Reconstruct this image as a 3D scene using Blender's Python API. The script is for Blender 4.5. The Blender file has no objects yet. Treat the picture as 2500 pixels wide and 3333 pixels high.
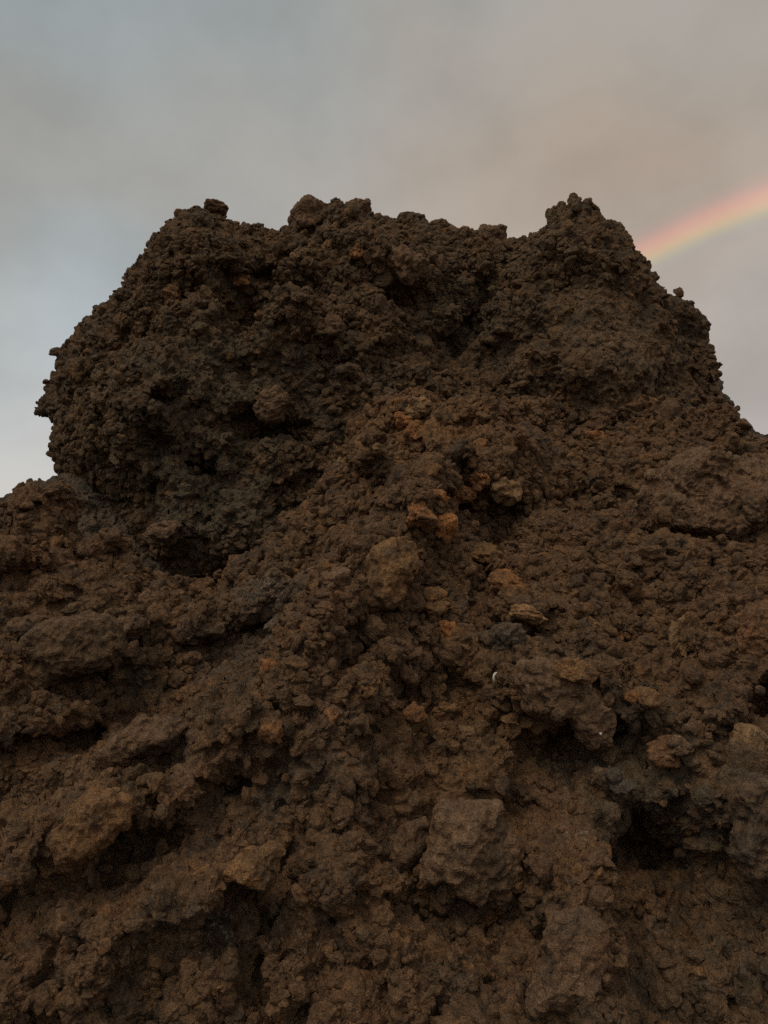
import bpy, math, random
import numpy as np
from mathutils import Vector, Matrix
from mathutils.bvhtree import BVHTree

random.seed(7)
rng = np.random.default_rng(7)
scene = bpy.context.scene
COL = scene.collection

# ------------------------------------------------------------------ camera
PITCH = math.radians(14.0)
CAM = np.array([0.0, 0.0, 1.6])
cam_data = bpy.data.cameras.new('camera')
cam = bpy.data.objects.new('camera', cam_data)
COL.objects.link(cam)
cam.location = CAM
cam.rotation_euler = (math.pi / 2 + PITCH, 0, 0)
cam_data.sensor_fit = 'VERTICAL'
cam_data.angle = 2 * math.atan(1666.5 / 2503.0)
cam_data.clip_start = 0.05
cam_data.clip_end = 30000
scene.camera = cam

# ------------------------------------------------------------------ sky
SUN_EL = math.radians(9.4)
ANTI_AZ = math.radians(32.9)              # direction of the rainbow's centre, right of the view
ANTI = np.array([math.sin(ANTI_AZ) * math.cos(SUN_EL), math.cos(ANTI_AZ) * math.cos(SUN_EL), -math.sin(SUN_EL)])
LIGHT_EL = math.radians(50)                # through the overcast the light comes down from high up, behind the camera on the left
SUN_DIR = np.array([-math.sin(ANTI_AZ) * math.cos(LIGHT_EL), -math.cos(ANTI_AZ) * math.cos(LIGHT_EL), math.sin(LIGHT_EL)])
world = bpy.data.worlds.new('World')
scene.world = world
world.use_nodes = True
wn, wl = world.node_tree.nodes, world.node_tree.links
wn.clear()


def W(kind, **kw):
    n = wn.new(kind)
    for k, v in kw.items():
        setattr(n, k, v)
    return n


w_out = W('ShaderNodeOutputWorld')
w_bg = W('ShaderNodeBackground')
w_bg.inputs['Strength'].default_value = 0.112
sky = W('ShaderNodeTexSky', sky_type='NISHITA', sun_disc=False)
sky.sun_elevation = LIGHT_EL
sky.sun_rotation = math.atan2(SUN_DIR[0], SUN_DIR[1])
tc = W('ShaderNodeTexCoord')
# overcast cloud deck: soft direction-based tint (cool on the left, warm on the right) and soft noise
def w_dot(v, lo, hi):
    d = W('ShaderNodeVectorMath', operation='DOT_PRODUCT')
    d.inputs[1].default_value = v
    wl.new(tc.outputs['Generated'], d.inputs[0])
    m = W('ShaderNodeMapRange', interpolation_type='SMOOTHSTEP')
    m.inputs['From Min'].default_value = lo
    m.inputs['From Max'].default_value = hi
    wl.new(d.outputs['Value'], m.inputs['Value'])
    return m.outputs['Result']


def w_mix(fac, a, b, blend='MIX'):
    m = W('ShaderNodeMix', data_type='RGBA', blend_type=blend)
    for s, v in ((m.inputs[0], fac), (m.inputs[6], a), (m.inputs[7], b)):
        if isinstance(v, (int, float)):
            s.default_value = v
        elif isinstance(v, tuple):
            s.default_value = (*v, 1)
        else:
            wl.new(v, s)
    return m.outputs[2]


def w_noise(scale, detail, lo, hi, rough=0.5, stretch=(1, 1, 1), off=(0, 0, 0), dist=0.0):
    mp = W('ShaderNodeMapping')
    mp.inputs['Scale'].default_value = stretch
    mp.inputs['Location'].default_value = off
    wl.new(tc.outputs['Generated'], mp.inputs['Vector'])
    n = W('ShaderNodeTexNoise')
    n.inputs['Scale'].default_value = scale
    n.inputs['Detail'].default_value = detail
    n.inputs['Roughness'].default_value = rough
    n.inputs['Distortion'].default_value = dist
    wl.new(mp.outputs['Vector'], n.inputs['Vector'])
    m = W('ShaderNodeMapRange', interpolation_type='SMOOTHSTEP')
    m.inputs['From Min'].default_value = lo
    m.inputs['From Max'].default_value = hi
    wl.new(n.outputs['Fac'], m.inputs['Value'])
    return m.outputs['Result']


warm = w_dot((0.95, 0.30, 0.0), -0.12, 0.66)           # towards the right
c_up = w_mix(warm, (2.98, 3.15, 3.12), (3.58, 3.08, 2.62))
c_low = w_mix(warm, (4.25, 4.50, 4.60), (4.20, 3.68, 3.32))
c_hor = w_mix(warm, (5.10, 4.90, 4.62), (4.15, 3.80, 3.70))
c = w_mix(w_dot((0, 0, 1), 0.68, 0.28), c_up, c_low)
c = w_mix(w_dot((0, 0, 1), 0.42, 0.16), c, c_hor)
cl0 = w_noise(1.9, 2.0, 0.36, 0.62, 0.5, (1, 1, 1.2), (5.1, 0.7, 3.3), 0.2)
c = w_mix(cl0, w_mix(1.0, c, (0.95, 1.0, 1.03), 'MULTIPLY'), w_mix(1.0, c, (1.07, 0.985, 0.915), 'MULTIPLY'))
cl1 = w_noise(4.2, 5.0, 0.30, 0.70, 0.52, (1, 1, 1.15), (0.9, 1.6, 0.4), 0.1)
c = w_mix(1.0, c, w_mix(cl1, (0.89, 0.89, 0.88), (1.12, 1.12, 1.12)), 'MULTIPLY')
c = w_mix(0.03, c, sky.outputs['Color'])
wl.new(c, w_bg.inputs['Color'])
wl.new(w_bg.outputs['Background'], w_out.inputs['Surface'])

# ------------------------------------------------------------------ sun (veiled, very soft)
sun_data = bpy.data.lights.new('sun', 'SUN')
sun_data.energy = 1.05
sun_data.angle = math.radians(30)
sun_data.color = (1.0, 0.80, 0.58)
sun = bpy.data.objects.new('sun', sun_data)
COL.objects.link(sun)
sun.rotation_euler = Vector(SUN_DIR).to_track_quat('Z', 'Y').to_euler()
sun.location = (-6, -10, 8)

vs = scene.view_settings
vs.view_transform = 'Standard'
vs.look = 'None'
vs.exposure = 0.0
vs.gamma = 1.0
scene.render.engine = 'CYCLES'
scene.cycles.use_denoising = False
scene.cycles.max_bounces = 5
scene.cycles.diffuse_bounces = 3
scene.cycles.transparent_max_bounces = 8

# ------------------------------------------------------------------ geometry helpers
F = 2503.0
FWD = np.array([0, math.cos(PITCH), math.sin(PITCH)])
UP = np.array([0, -math.sin(PITCH), math.cos(PITCH)])
RIGHT = np.array([1.0, 0, 0])


def ray(px, py):
    v = FWD + (px - 1250) / F * RIGHT + (1666.5 - py) / F * UP
    return v / np.linalg.norm(v)


def at(px, py, Y):
    v = ray(px, py)
    return CAM + v * (Y / v[1])


# --- noise from small periodic volumes, trilinear
NR = 48
RND = rng.random((NR, NR, NR)).astype(np.float32) * 2 - 1


def tri(vol, q):
    n = vol.shape[0]
    i = np.floor(q).astype(np.int32)
    f = (q - i).astype(np.float32)
    i0 = i % n
    i1 = (i0 + 1) % n
    x0, y0, z0 = i0[:, 0], i0[:, 1], i0[:, 2]
    x1, y1, z1 = i1[:, 0], i1[:, 1], i1[:, 2]
    fl = vol.ravel()
    a = x0 * (n * n); b = x1 * (n * n)
    c0 = y0 * n; c1 = y1 * n
    fx, fy, fz = f[:, 0], f[:, 1], f[:, 2]
    v00 = fl[a + c0 + z0] * (1 - fz) + fl[a + c0 + z1] * fz
    v01 = fl[a + c1 + z0] * (1 - fz) + fl[a + c1 + z1] * fz
    v10 = fl[b + c0 + z0] * (1 - fz) + fl[b + c0 + z1] * fz
    v11 = fl[b + c1 + z0] * (1 - fz) + fl[b + c1 + z1] * fz
    return (v00 * (1 - fy) + v01 * fy) * (1 - fx) + (v10 * (1 - fy) + v11 * fy) * fx


def _smooth_volume():
    # quintic-interpolated value noise resampled at 4 voxels per cell, so that tri() of it is smooth
    n = 24 * 4
    g = (np.stack(np.meshgrid(*[np.arange(n)] * 3, indexing='ij'), -1).reshape(-1, 3) / 4.0)
    i = np.floor(g)
    f = g - i
    f = f * f * f * (f * (f * 6 - 15) + 10)
    small = RND[:24, :24, :24].copy()
    return tri(small, i + f).reshape(n, n, n).astype(np.float32)


SV = _smooth_volume()


def _cell_volume(n=10, k=9, seed=3):
    """angular clasts packed in space: height field 0..1"""
    r = np.random.default_rng(seed)
    pts = r.random((n, n, n, 3)).astype(np.float32)
    rad = (0.50 + 0.40 * r.random((n, n, n))).astype(np.float32)
    hgt = (0.30 + 0.70 * r.random((n, n, n))).astype(np.float32)
    nrm = r.normal(size=(n, n, n, 6, 3)).astype(np.float32)
    nrm /= np.linalg.norm(nrm, axis=-1)[..., None]
    N = n * k
    ax = ((np.arange(N) + 0.5) / k).astype(np.float32)
    G = np.stack(np.meshgrid(ax, ax, ax, indexing='ij'), -1).reshape(-1, 3)
    ci = np.floor(G).astype(np.int32)
    best = np.zeros(len(G), np.float32)
    for dx in (-1, 0, 1):
        for dy in (-1, 0, 1):
            for dz in (-1, 0, 1):
                c = ci + np.array([dx, dy, dz], np.int32)
                cm = c % n
                f = (cm[:, 0] * n + cm[:, 1]) * n + cm[:, 2]
                d = G - pts.reshape(-1, 3)[f] - c
                R = rad.ravel()[f]
                d2 = (d * d).sum(1)
                near = np.where(d2 < R * R * 1.5)[0]
                fn = f[near]
                pol = np.einsum('ijk,ik->ij', nrm.reshape(-1, 6, 3)[fn], d[near]).max(1) / R[near]
                q = 0.28 * np.sqrt(d2[near]) / R[near] + 0.80 * np.maximum(pol, 0)
                v = hgt.ravel()[fn] * np.clip((1 - q) * 1.7, 0, 1) ** 0.85
                best[near] = np.maximum(best[near], v)
    return best.reshape(N, N, N)


CV = _cell_volume()
ROTS = []
for s in range(12):
    q, _ = np.linalg.qr(np.random.default_rng(100 + s).normal(size=(3, 3)))
    ROTS.append(q.astype(np.float32))


def fbm(p, size, octaves=3, gain=0.5, seed=0):
    out = np.zeros(len(p), np.float32)
    a = 1.0
    s = size
    for o in range(octaves):
        q = (p @ ROTS[(seed + o) % 12]) * (4.0 / s) + 17.3 * (seed + 1) + 5.1 * o
        out += a * tri(SV, q)
        a *= gain
        s *= 0.5
    return out


def cells(p, size, seed=0):
    """rounded lumps, 0..1, about `size` metres apart"""
    q = (p @ ROTS[(seed + 5) % 12]) * (9.0 / size) + 31.7 * seed
    return tri(CV, q)


class Coarse:
    """a smooth field f(P) kept on a coarse grid and read back by linear interpolation"""
    def __init__(self, f, lo, hi, step=0.09):
        self.lo = np.asarray(lo, np.float32); self.step = step
        n = np.ceil((np.asarray(hi) - self.lo) / step).astype(int) + 2
        self.n = n
        g = np.stack(np.meshgrid(*[np.arange(k) * step for k in n], indexing='ij'), -1).reshape(-1, 3).astype(np.float32) + self.lo
        self.v = f(g).astype(np.float32).ravel()

    def __call__(self, P):
        q = (P - self.lo) / self.step
        i = np.clip(np.floor(q).astype(np.int32), 0, self.n - 2)
        f = np.clip(q - i, 0, 1)
        nx, ny, nz = self.n
        b = (i[:, 0] * ny + i[:, 1]) * nz + i[:, 2]
        fx, fy, fz = f.T
        v = self.v
        v00 = v[b] * (1 - fz) + v[b + 1] * fz
        v01 = v[b + nz] * (1 - fz) + v[b + nz + 1] * fz
        b = b + ny * nz
        v10 = v[b] * (1 - fz) + v[b + 1] * fz
        v11 = v[b + nz] * (1 - fz) + v[b + nz + 1] * fz
        return (v00 * (1 - fy) + v01 * fy) * (1 - fx) + (v10 * (1 - fy) + v11 * fy) * fx


def warp(P, size, amp):
    return P + amp * np.stack([fbm(P, size, 2, 0.45, k) for k in (2, 3, 6)], -1)


def crags(P, seed=0):
    """sharp crests and thin fissures, about +-0.1 m"""
    a = fbm(P, 0.42, 3, 0.55, seed + 1)
    b = fbm(P, 0.95, 2, 0.5, seed + 5)
    return 0.13 * (0.30 - np.abs(a)) - 0.10 * np.exp(-(b / 0.045) ** 2)


def surface_nets(D):
    ins = D < 0
    nx, ny, nz = D.shape
    cnt = np.zeros((nx - 1, ny - 1, nz - 1), np.int8)
    for a in (0, 1):
        for b in (0, 1):
            for c in (0, 1):
                cnt += ins[a:nx - 1 + a, b:ny - 1 + b, c:nz - 1 + c]
    act = (cnt > 0) & (cnt < 8)
    idx = np.full(act.shape, -1, np.int64)
    I = np.argwhere(act)
    idx[act] = np.arange(len(I))
    acc = np.zeros((len(I), 3), np.float64)
    num = np.zeros(len(I))
    val = {}
    for a in (0, 1):
        for b in (0, 1):
            for c in (0, 1):
                val[(a, b, c)] = D[I[:, 0] + a, I[:, 1] + b, I[:, 2] + c]
    for ax in range(3):
        o = [k for k in range(3) if k != ax]
        for p in (0, 1):
            for q in (0, 1):
                c0 = [0, 0, 0]; c0[o[0]] = p; c0[o[1]] = q
                c1 = list(c0); c1[ax] = 1
                v0, v1 = val[tuple(c0)], val[tuple(c1)]
                m = (v0 < 0) != (v1 < 0)
                t = np.where(m, v0 / np.where(v0 == v1, 1, v0 - v1), 0)
                P = np.tile(np.array(c0, float), (len(I), 1))
                P[:, ax] = t
                acc[m] += P[m]
                num[m] += 1
    V = I + acc / num[:, None]
    quads = []
    for ax in range(3):
        o = [(ax + 1) % 3, (ax + 2) % 3]
        sl0 = [slice(1, -1)] * 3; sl1 = [slice(1, -1)] * 3
        sl0[ax] = slice(0, -1); sl1[ax] = slice(1, None)
        A, B = ins[tuple(sl0)], ins[tuple(sl1)]
        E = np.argwhere(A != B)
        if not len(E):
            continue
        flip = A[E[:, 0], E[:, 1], E[:, 2]]
        base = E.copy()
        base[:, o[0]] += 1; base[:, o[1]] += 1
        def cell(du, dv):
            c = base.copy(); c[:, o[0]] += du; c[:, o[1]] += dv
            return idx[c[:, 0], c[:, 1], c[:, 2]]
        Q = np.stack([cell(-1, -1), cell(0, -1), cell(0, 0), cell(-1, 0)], -1)
        Q[~flip] = Q[~flip][:, ::-1]
        quads.append(Q)
    Q = np.concatenate(quads)
    return V, Q


def mesh_np(name, V, Q):
    me = bpy.data.meshes.new(name)
    n = Q.shape[1]
    me.vertices.add(len(V))
    me.vertices.foreach_set('co', np.asarray(V, np.float32).ravel())
    me.loops.add(Q.size)
    me.loops.foreach_set('vertex_index', Q.astype(np.int32).ravel())
    me.polygons.add(len(Q))
    me.polygons.foreach_set('loop_start', np.arange(0, Q.size, n, dtype=np.int32))
    me.update(calc_edges=True)
    return me


def get_co(me):
    a = np.empty(len(me.vertices) * 3, np.float32)
    me.vertices.foreach_get('co', a)
    return a.reshape(-1, 3)


def get_no(me):
    a = np.empty(len(me.vertices) * 3, np.float32)
    me.vertex_normals.foreach_get('vector', a)
    return a.reshape(-1, 3)


def set_co(me, co):
    me.vertices.foreach_set('co', np.asarray(co, np.float32).ravel())
    me.update()


def flat_shade(me):
    me.polygons.foreach_set('use_smooth', np.zeros(len(me.polygons), bool))
    me.update()


def in_view(P, mx=0.60, my=0.76):
    d = P - CAM
    dep = np.maximum(d @ FWD, 0.1)
    return (np.abs(d @ RIGHT) / dep < mx) & (np.abs(d @ UP) / dep < my)


def subdivided(name, V, Q):
    """split the quads that lie towards the viewer into four; the far side stays coarse"""
    A, B, C, D_ = (V[Q[:, k]] for k in range(4))
    ctr = (A + B + C + D_) / 4
    nor = np.cross(C - A, D_ - B)
    nor /= np.linalg.norm(nor, axis=1)[:, None] + 1e-12
    vw = CAM - ctr
    vw /= np.linalg.norm(vw, axis=1)[:, None]
    near = ((nor * vw).sum(1) > -0.45) & in_view(ctr)
    Qn, Qf = Q[near], Q[~near]
    E_ = np.concatenate([Qn[:, [k, (k + 1) % 4]] for k in range(4)])
    key = np.minimum(E_[:, 0], E_[:, 1]) * len(V) + np.maximum(E_[:, 0], E_[:, 1])
    uq, inv = np.unique(key, return_inverse=True)
    mid = (V[uq // len(V)] + V[uq % len(V)]) / 2
    m = len(Qn)
    em = (inv + len(V)).reshape(4, m).T
    fc = np.arange(m) + len(V) + len(uq)
    V2 = np.concatenate([V, mid, ctr[near]])
    # relax the old corners a little so that the blocks of the first grid vanish
    acc = np.zeros_like(V); cnt = np.zeros(len(V))
    for k in range(4):
        np.add.at(acc, Qn[:, k], ctr[near]); np.add.at(cnt, Qn[:, k], 1)
    ok = cnt > 3
    V2[:len(V)][ok] = 0.5 * V[ok] + 0.5 * acc[ok] / cnt[ok][:, None]
    sub = [np.stack([Qn[:, k], em[:, k], fc, em[:, (k + 3) % 4]], -1) for k in range(4)]
    return mesh_np(name, V2, np.concatenate(sub + [Qf]))


def link(name, me, mat=None, parent=None, kind=None, label=None, cat=None, group=None):
    o = bpy.data.objects.new(name, me)
    COL.objects.link(o)
    if mat is not None:
        me.materials.clear()
        me.materials.append(mat)
    if parent is not None:
        o.parent = parent
    if kind: o['kind'] = kind
    if label: o['label'] = label
    if cat: o['category'] = cat
    if group: o['group'] = group
    return o


def smin(a, b, k):
    h = np.clip(0.5 + 0.5 * (b - a) / k, 0, 1)
    return b * (1 - h) + a * h - k * h * (1 - h)


# ------------------------------------------------------------------ the wall of rubble: profile and features
PZ = np.array([-1.2, 0.0, 0.8, 1.6, 2.5, 3.5, 4.5, 5.5, 7.0])
PY = np.array([3.35, 3.55, 3.95, 4.75, 5.75, 6.9, 8.0, 9.1, 11.0])


def Y0(z):
    return np.interp(z, PZ, PY)


def hit0(px, py):
    """where the plain profile is met by the line of sight"""
    v = ray(px, py)
    t = np.linspace(2, 16, 1400)
    P = CAM + v * t[:, None]
    s = P[:, 1] - Y0(P[:, 2])
    k = np.argmax(s > 0)
    return P[k]


# (px, py, rx, ry, depth, tilt degrees): depth > 0 is a recess, < 0 stands proud
SLOPE_LUMPS = [
    (560, 1730, 330, 230, 0.48, 0), (840, 1990, 420, 120, 0.50, 52), (640, 2230, 300, 110, 0.22, 35), (1120, 1960, 520, 130, -0.42, 54), (740, 2400, 360, 80, -0.22, 30),
    (1430, 1470, 330, 210, -0.55, 0), (1330, 1850, 280, 260, -0.35, 25), (1100, 2150, 240, 200, -0.22, 30),
    (150, 1800, 260, 260, -0.30, 0), (60, 2150, 240, 160, -0.10, 0),
    (330, 2080, 180, 90, -0.16, 15), (170, 2440, 170, 90, 0.45, 12), (500, 2420, 220, 60, -0.18, 15),
    (420, 2090, 80, 55, 0.30, 15), (1750, 1700, 240, 200, 0.22, 0), (1980, 1640, 120, 110, 0.30, 0),
    (2150, 1950, 360, 160, -0.22, 0), (1860, 2240, 230, 110, -0.34, -10), (1900, 2400, 220, 90, 0.45, 0),
    (1680, 2330, 80, 90, 0.24, 0), (2400, 2270, 140, 90, 0.55, 25), (2120, 2340, 180, 120, -0.14, 0),
    (2230, 2520, 200, 70, 0.18, 0), (2100, 2600, 190, 70, -0.16, 0), (2250, 2760, 260, 85, 0.42, 10),
    (2450, 2900, 160, 110, 0.48, 0), (2430, 2650, 130, 120, -0.12, 0), (1720, 2640, 90, 70, 0.45, 0),
    (2150, 2930, 150, 120, -0.08, 0), (1900, 3000, 110, 260, -0.22, 8), (1690, 3080, 120, 130, 0.10, 0),
    (1540, 2780, 150, 170, -0.10, 0), (1380, 2830, 60, 110, 0.16, -25), (300, 2640, 230, 100, -0.20, 30),
    (460, 2810, 240, 80, 0.10, 20), (650, 2830, 320, 55, -0.22, 14), (800, 2890, 140, 70, 0.26, 20),
    (1000, 2700, 240, 220, -0.06, 0), (880, 3230, 50, 90, 0.18, 25), (250, 3080, 260, 110, -0.10, 20),
    (60, 2900, 160, 60, 0.10, 20), (1230, 3060, 260, 240, -0.06, 0), (2330, 3200, 130, 160, -0.14, 0),
    (1550, 2990, 150, 60, 0.36, -8), (700, 2520, 420, 50, -0.14, 12), (640, 2600, 380, 50, 0.10, 12),
    (2280, 2870, 300, 360, 0.48, 0), (1450, 2500, 320, 120, -0.12, 0), (1480, 1630, 170, 90, -0.22, 10), (1400, 1400, 120, 80, -0.15, 0), (1700, 2080, 140, 40, 0.12, -5), (2300, 1800, 260, 40, 0.22, -5),
]
_L = []
for (px, py, rx, ry, dep, tilt) in SLOPE_LUMPS:
    P = hit0(px, py)
    depth = (P - CAM) @ FWD
    s = depth / F
    fac = 1.35 if py > 2500 else 1.15       # the wall leans back: a little taller in z than on the picture
    _L.append((P[0], P[2], rx * s, ry * s / math.cos(PITCH) * 0.9 * fac, dep, math.radians(tilt)))


def slope_lumps(x, z):
    x, z = np.broadcast_arrays(np.asarray(x, float), np.asarray(z, float))
    P2 = np.stack([x.ravel(), np.full(x.size, 3.3), z.ravel()], -1).astype(np.float32)
    x = x + 0.13 * fbm(P2, 0.7, 4, 0.55, 2).reshape(x.shape)      # ragged edges
    z = z + 0.11 * fbm(P2, 0.7, 4, 0.55, 3).reshape(z.shape)
    out = np.zeros(x.shape)
    for (cx, cz, ax, az, dep, t) in _L:
        dx, dz = x - cx, z - cz
        u = dx * math.cos(t) + dz * math.sin(t)
        v = -dx * math.sin(t) + dz * math.cos(t)
        if dep > 0.2:                                   # hollows have a sharp upper lip
            v = np.where(v > 0, v * 1.7, v * 0.8)
        r2 = (u / ax) ** 2 + (v / az) ** 2
        out += dep * np.exp(-r2 ** 1.7 * 0.9)
    return out


def Yf(x, z):
    return Y0(z) + slope_lumps(x, z) + 0.035 * np.abs(x) ** 1.5 * np.sign(z + 9) * -1 * 0.6


def crest(x):
    """height at which the rubble rolls over"""
    return np.interp(x, [-9, -5, -4.0, -3.35, -2.9, -2.3, -1.6, -1.05, -0.6, -0.1, 0.6, 2.5, 4.2, 6, 9], [2.8, 2.98, 3.14, 3.28, 2.90, 2.55, 2.40, 2.65, 3.40, 4.3, 4.7, 4.7, 4.3, 4.0, 3.6])


def build_slope():
    nu, nz, nw = 318, 248, 72
    u = np.linspace(-0.78, 0.78, nu)
    zz = np.linspace(-0.25, 5.4, nz)
    ww = np.linspace(-1.0, 0.95, nw)       # > 0 towards the viewer
    sx = Y0(zz) * 1.02
    X = u[:, None] * sx[None, :]
    Z = np.broadcast_to(zz[None, :], X.shape)
    YF = Yf(X, Z)
    gy, gz = np.gradient(YF, axis=1), np.gradient(zz)
    lean = 1 / np.sqrt(1 + (np.gradient(Y0(zz), zz)) ** 2)
    D = np.empty((nu, nz, nw), np.float32)
    cr = crest(X)
    BED = np.array([[0.80, 0, -0.6 * 2.2], [0, 1, 0], [0.6 * 0.8, 0, 0.80 * 2.2]], np.float32)   # bedding dipping to the left
    big = Coarse(lambda P: 0.16 * fbm(P, 1.5, 3, 0.5, 1) + 0.17 * fbm(P @ BED, 0.8, 3, 0.55, 4), [X.min(), 2.2, -0.3], [X.max(), 10.6, 5.5])
    for k, w in enumerate(ww):
        P = np.stack([X, YF - w, Z], -1).reshape(-1, 3).astype(np.float32)
        n = big(P)
        d = (w * lean[None, :]).repeat(nu, 0).reshape(-1) - n
        top = (P[:, 2] - cr.reshape(-1)) * 0.8 - n
        d = np.maximum(d, top).astype(np.float32)
        m = np.abs(d) < 0.36
        Pw = warp(P[m], 0.34, 0.11)
        d[m] -= 0.26 * (cells(Pw, 1.25, 5) - 0.38) + 0.26 * (cells(Pw, 0.60, 1) - 0.38) + 0.16 * (cells(Pw, 0.27, 2) - 0.38) + crags(Pw, 2)
        D[:, :, k] = d.reshape(nu, nz)
    D[:, :, 0] = np.where(Z < cr - 0.25, -0.3, D[:, :, 0])      # solid behind
    D[:, :, -1] = 0.3
    V, Q = surface_nets(D)
    iu, iz, iw = V[:, 0], V[:, 1], V[:, 2]
    z = np.interp(iz, np.arange(nz), zz)
    x = np.interp(iu, np.arange(nu), u) * Y0(z) * 1.02
    y = Yf(x, z) - np.interp(iw, np.arange(nw), ww)
    return np.stack([x, y, z], -1), Q


def pip_dist(poly, X, Z):
    """signed distance to a polygon in the x-z plane, > 0 inside"""
    d2 = np.full(X.shape, 1e9)
    ins = np.zeros(X.shape, bool)
    n = len(poly)
    for i in range(n):
        a, b = poly[i], poly[(i + 1) % n]
        e = b - a
        wx, wz = X - a[0], Z - a[1]
        t = np.clip((wx * e[0] + wz * e[1]) / (e @ e), 0, 1)
        d2 = np.minimum(d2, (wx - t * e[0]) ** 2 + (wz - t * e[1]) ** 2)
        c = ((a[1] > Z) != (b[1] > Z)) & (X < (b[0] - a[0]) * (Z - a[1]) / (b[1] - a[1] + 1e-12) + a[0])
        ins ^= c
    return np.sqrt(d2) * np.where(ins, 1, -1)


def build_solid(outline, Y, T, back, lean, lumps, vox, n_big, n_mid, n_small, seed, zmin=None, rounded=False, calm=None, cuts=0):
    """a rock body whose widest section is `outline` (picture points taken at distance Y), swelling T towards the viewer"""
    pl = np.array([at(px, py, Y) for px, py in outline])
    poly = pl[:, [0, 2]]
    m = 0.35
    x0, z0 = poly.min(0) - m
    x1, z1 = poly.max(0) + m
    if zmin is not None: z0 = zmin
    xs = np.arange(x0, x1, vox); zs = np.arange(z0, z1, vox)
    ys = np.arange(Y - T - 1.0, Y + back + 0.4, vox)
    X, Z = np.meshgrid(xs, zs, indexing='ij')
    d = pip_dist(poly, X, Z)
    H = T * np.sqrt(np.maximum(0, 1 - (1 - np.clip(d / (0.8 * T), 0, 1)) ** 2.0)) if rounded else T * (1 - np.exp(-1.35 * np.maximum(d, 0) / T))
    lump = np.zeros_like(X)
    for (px, py, rx, ry, amp, tilt) in lumps:
        c = at(px, py, Y - T * 0.8)
        s = ((c - CAM) @ FWD) / F
        t = math.radians(tilt)
        dx, dz = X - c[0], Z - c[2]
        u = (dx * math.cos(t) + dz * math.sin(t)) / (rx * s)
        v = (-dx * math.sin(t) + dz * math.cos(t)) / (ry * s)
        lump += amp * np.exp(-(u * u + v * v) ** 1.4 * 0.9)
    H = H + lump * np.clip(d / 0.5, 0, 1)
    YM = Y + lean * (Z - zs.mean())
    yF, yB = YM - H, YM + np.minimum(H, back)
    if cuts:                                   # broken faces
        rr = np.random.default_rng(seed)
        cx, cz = poly.mean(0)
        ex, ez = np.ptp(poly, axis=0) / 2
        for k in range(cuts):
            a = (k + rr.random()) / cuts * 6.283
            tl = rr.uniform(0.25, 0.75)
            nx, nz, ny = math.cos(a) * tl, math.sin(a) * tl, -math.sqrt(1 - tl * tl)
            reach = abs(nx) * ex + abs(nz) * ez + abs(ny) * T
            h = reach * rr.uniform(0.40, 0.60)
            yF = np.maximum(yF, YM + (h - nx * (X - cx) - nz * (Z - cz)) / ny)
        yF = np.minimum(yF, yB)
    wl_ = np.clip(d / 0.8, 0.12, 1)
    big = Coarse(lambda P: n_big * fbm(P, 1.3, 3, 0.55, seed), [x0, ys[0], zs[0]], [x1, ys[-1], z1])
    D = np.empty((len(xs), len(ys), len(zs)), np.float32)
    for j, y in enumerate(ys):
        dd = np.maximum(yF - y, y - yB) * 0.8
        dd = np.where(d > 0, np.maximum(dd, -d), np.hypot(np.maximum(dd, 0), d))
        dd = dd.astype(np.float32)
        mask = np.abs(dd) < 0.55
        if mask.any():
            P = np.stack([X[mask], np.full(mask.sum(), y), Z[mask]], -1).astype(np.float32)
            wk = wl_[mask].astype(np.float32)
            v = dd[mask] - wk * big(P)
            m2 = np.abs(v) < 0.33
            Pw = warp(P[m2], 0.34, 0.12)
            v[m2] -= 0.30 * wk[m2] * n_mid / 0.21 * (cells(Pw, 1.15, seed + 3) - 0.35) * 0.8 + n_mid * (0.15 + 0.85 * wk[m2]) * (cells(Pw, 0.55, seed + 1) - 0.33) + n_small * (cells(Pw, 0.24, seed + 2) - 0.33) + (n_mid / 0.25) * (0.3 + 0.7 * wk[m2]) * crags(Pw, seed)
            if calm is not None:
                v = dd[mask] + (v - dd[mask]) * calm(P)
            dd[mask] = v
        D[:, j, :] = dd
    D[0] = D[-1] = 1; D[:, 0] = D[:, -1] = 1; D[:, :, -1] = 1; D[:, :, 0] = 1
    V, Q = surface_nets(D)
    return np.stack([x0 + V[:, 0] * vox, ys[0] + V[:, 1] * vox, zs[0] + V[:, 2] * vox], -1), Q


def roughen(me, a1, a2, a3, damp=None):
    co, no = get_co(me), get_no(me)
    sel = in_view(co, 0.62, 0.80)
    p = co[sel]
    cw = warp(p, 0.10, 0.035)
    h = np.zeros(len(co), np.float32)
    h[sel] = a1 * (cells(cw, 0.125, 3) - 0.4) + a2 * (cells(cw, 0.06, 4) - 0.4) + a3 * (0.6 - 2.0 * np.abs(fbm(p, 0.14, 3, 0.65, 7))) + 0.5 * a1 * fbm(p, 0.3, 2, 0.6, 8)
    if damp is not None:
        h = h * damp(co)
    set_co(me, co + no * h[:, None])


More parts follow.
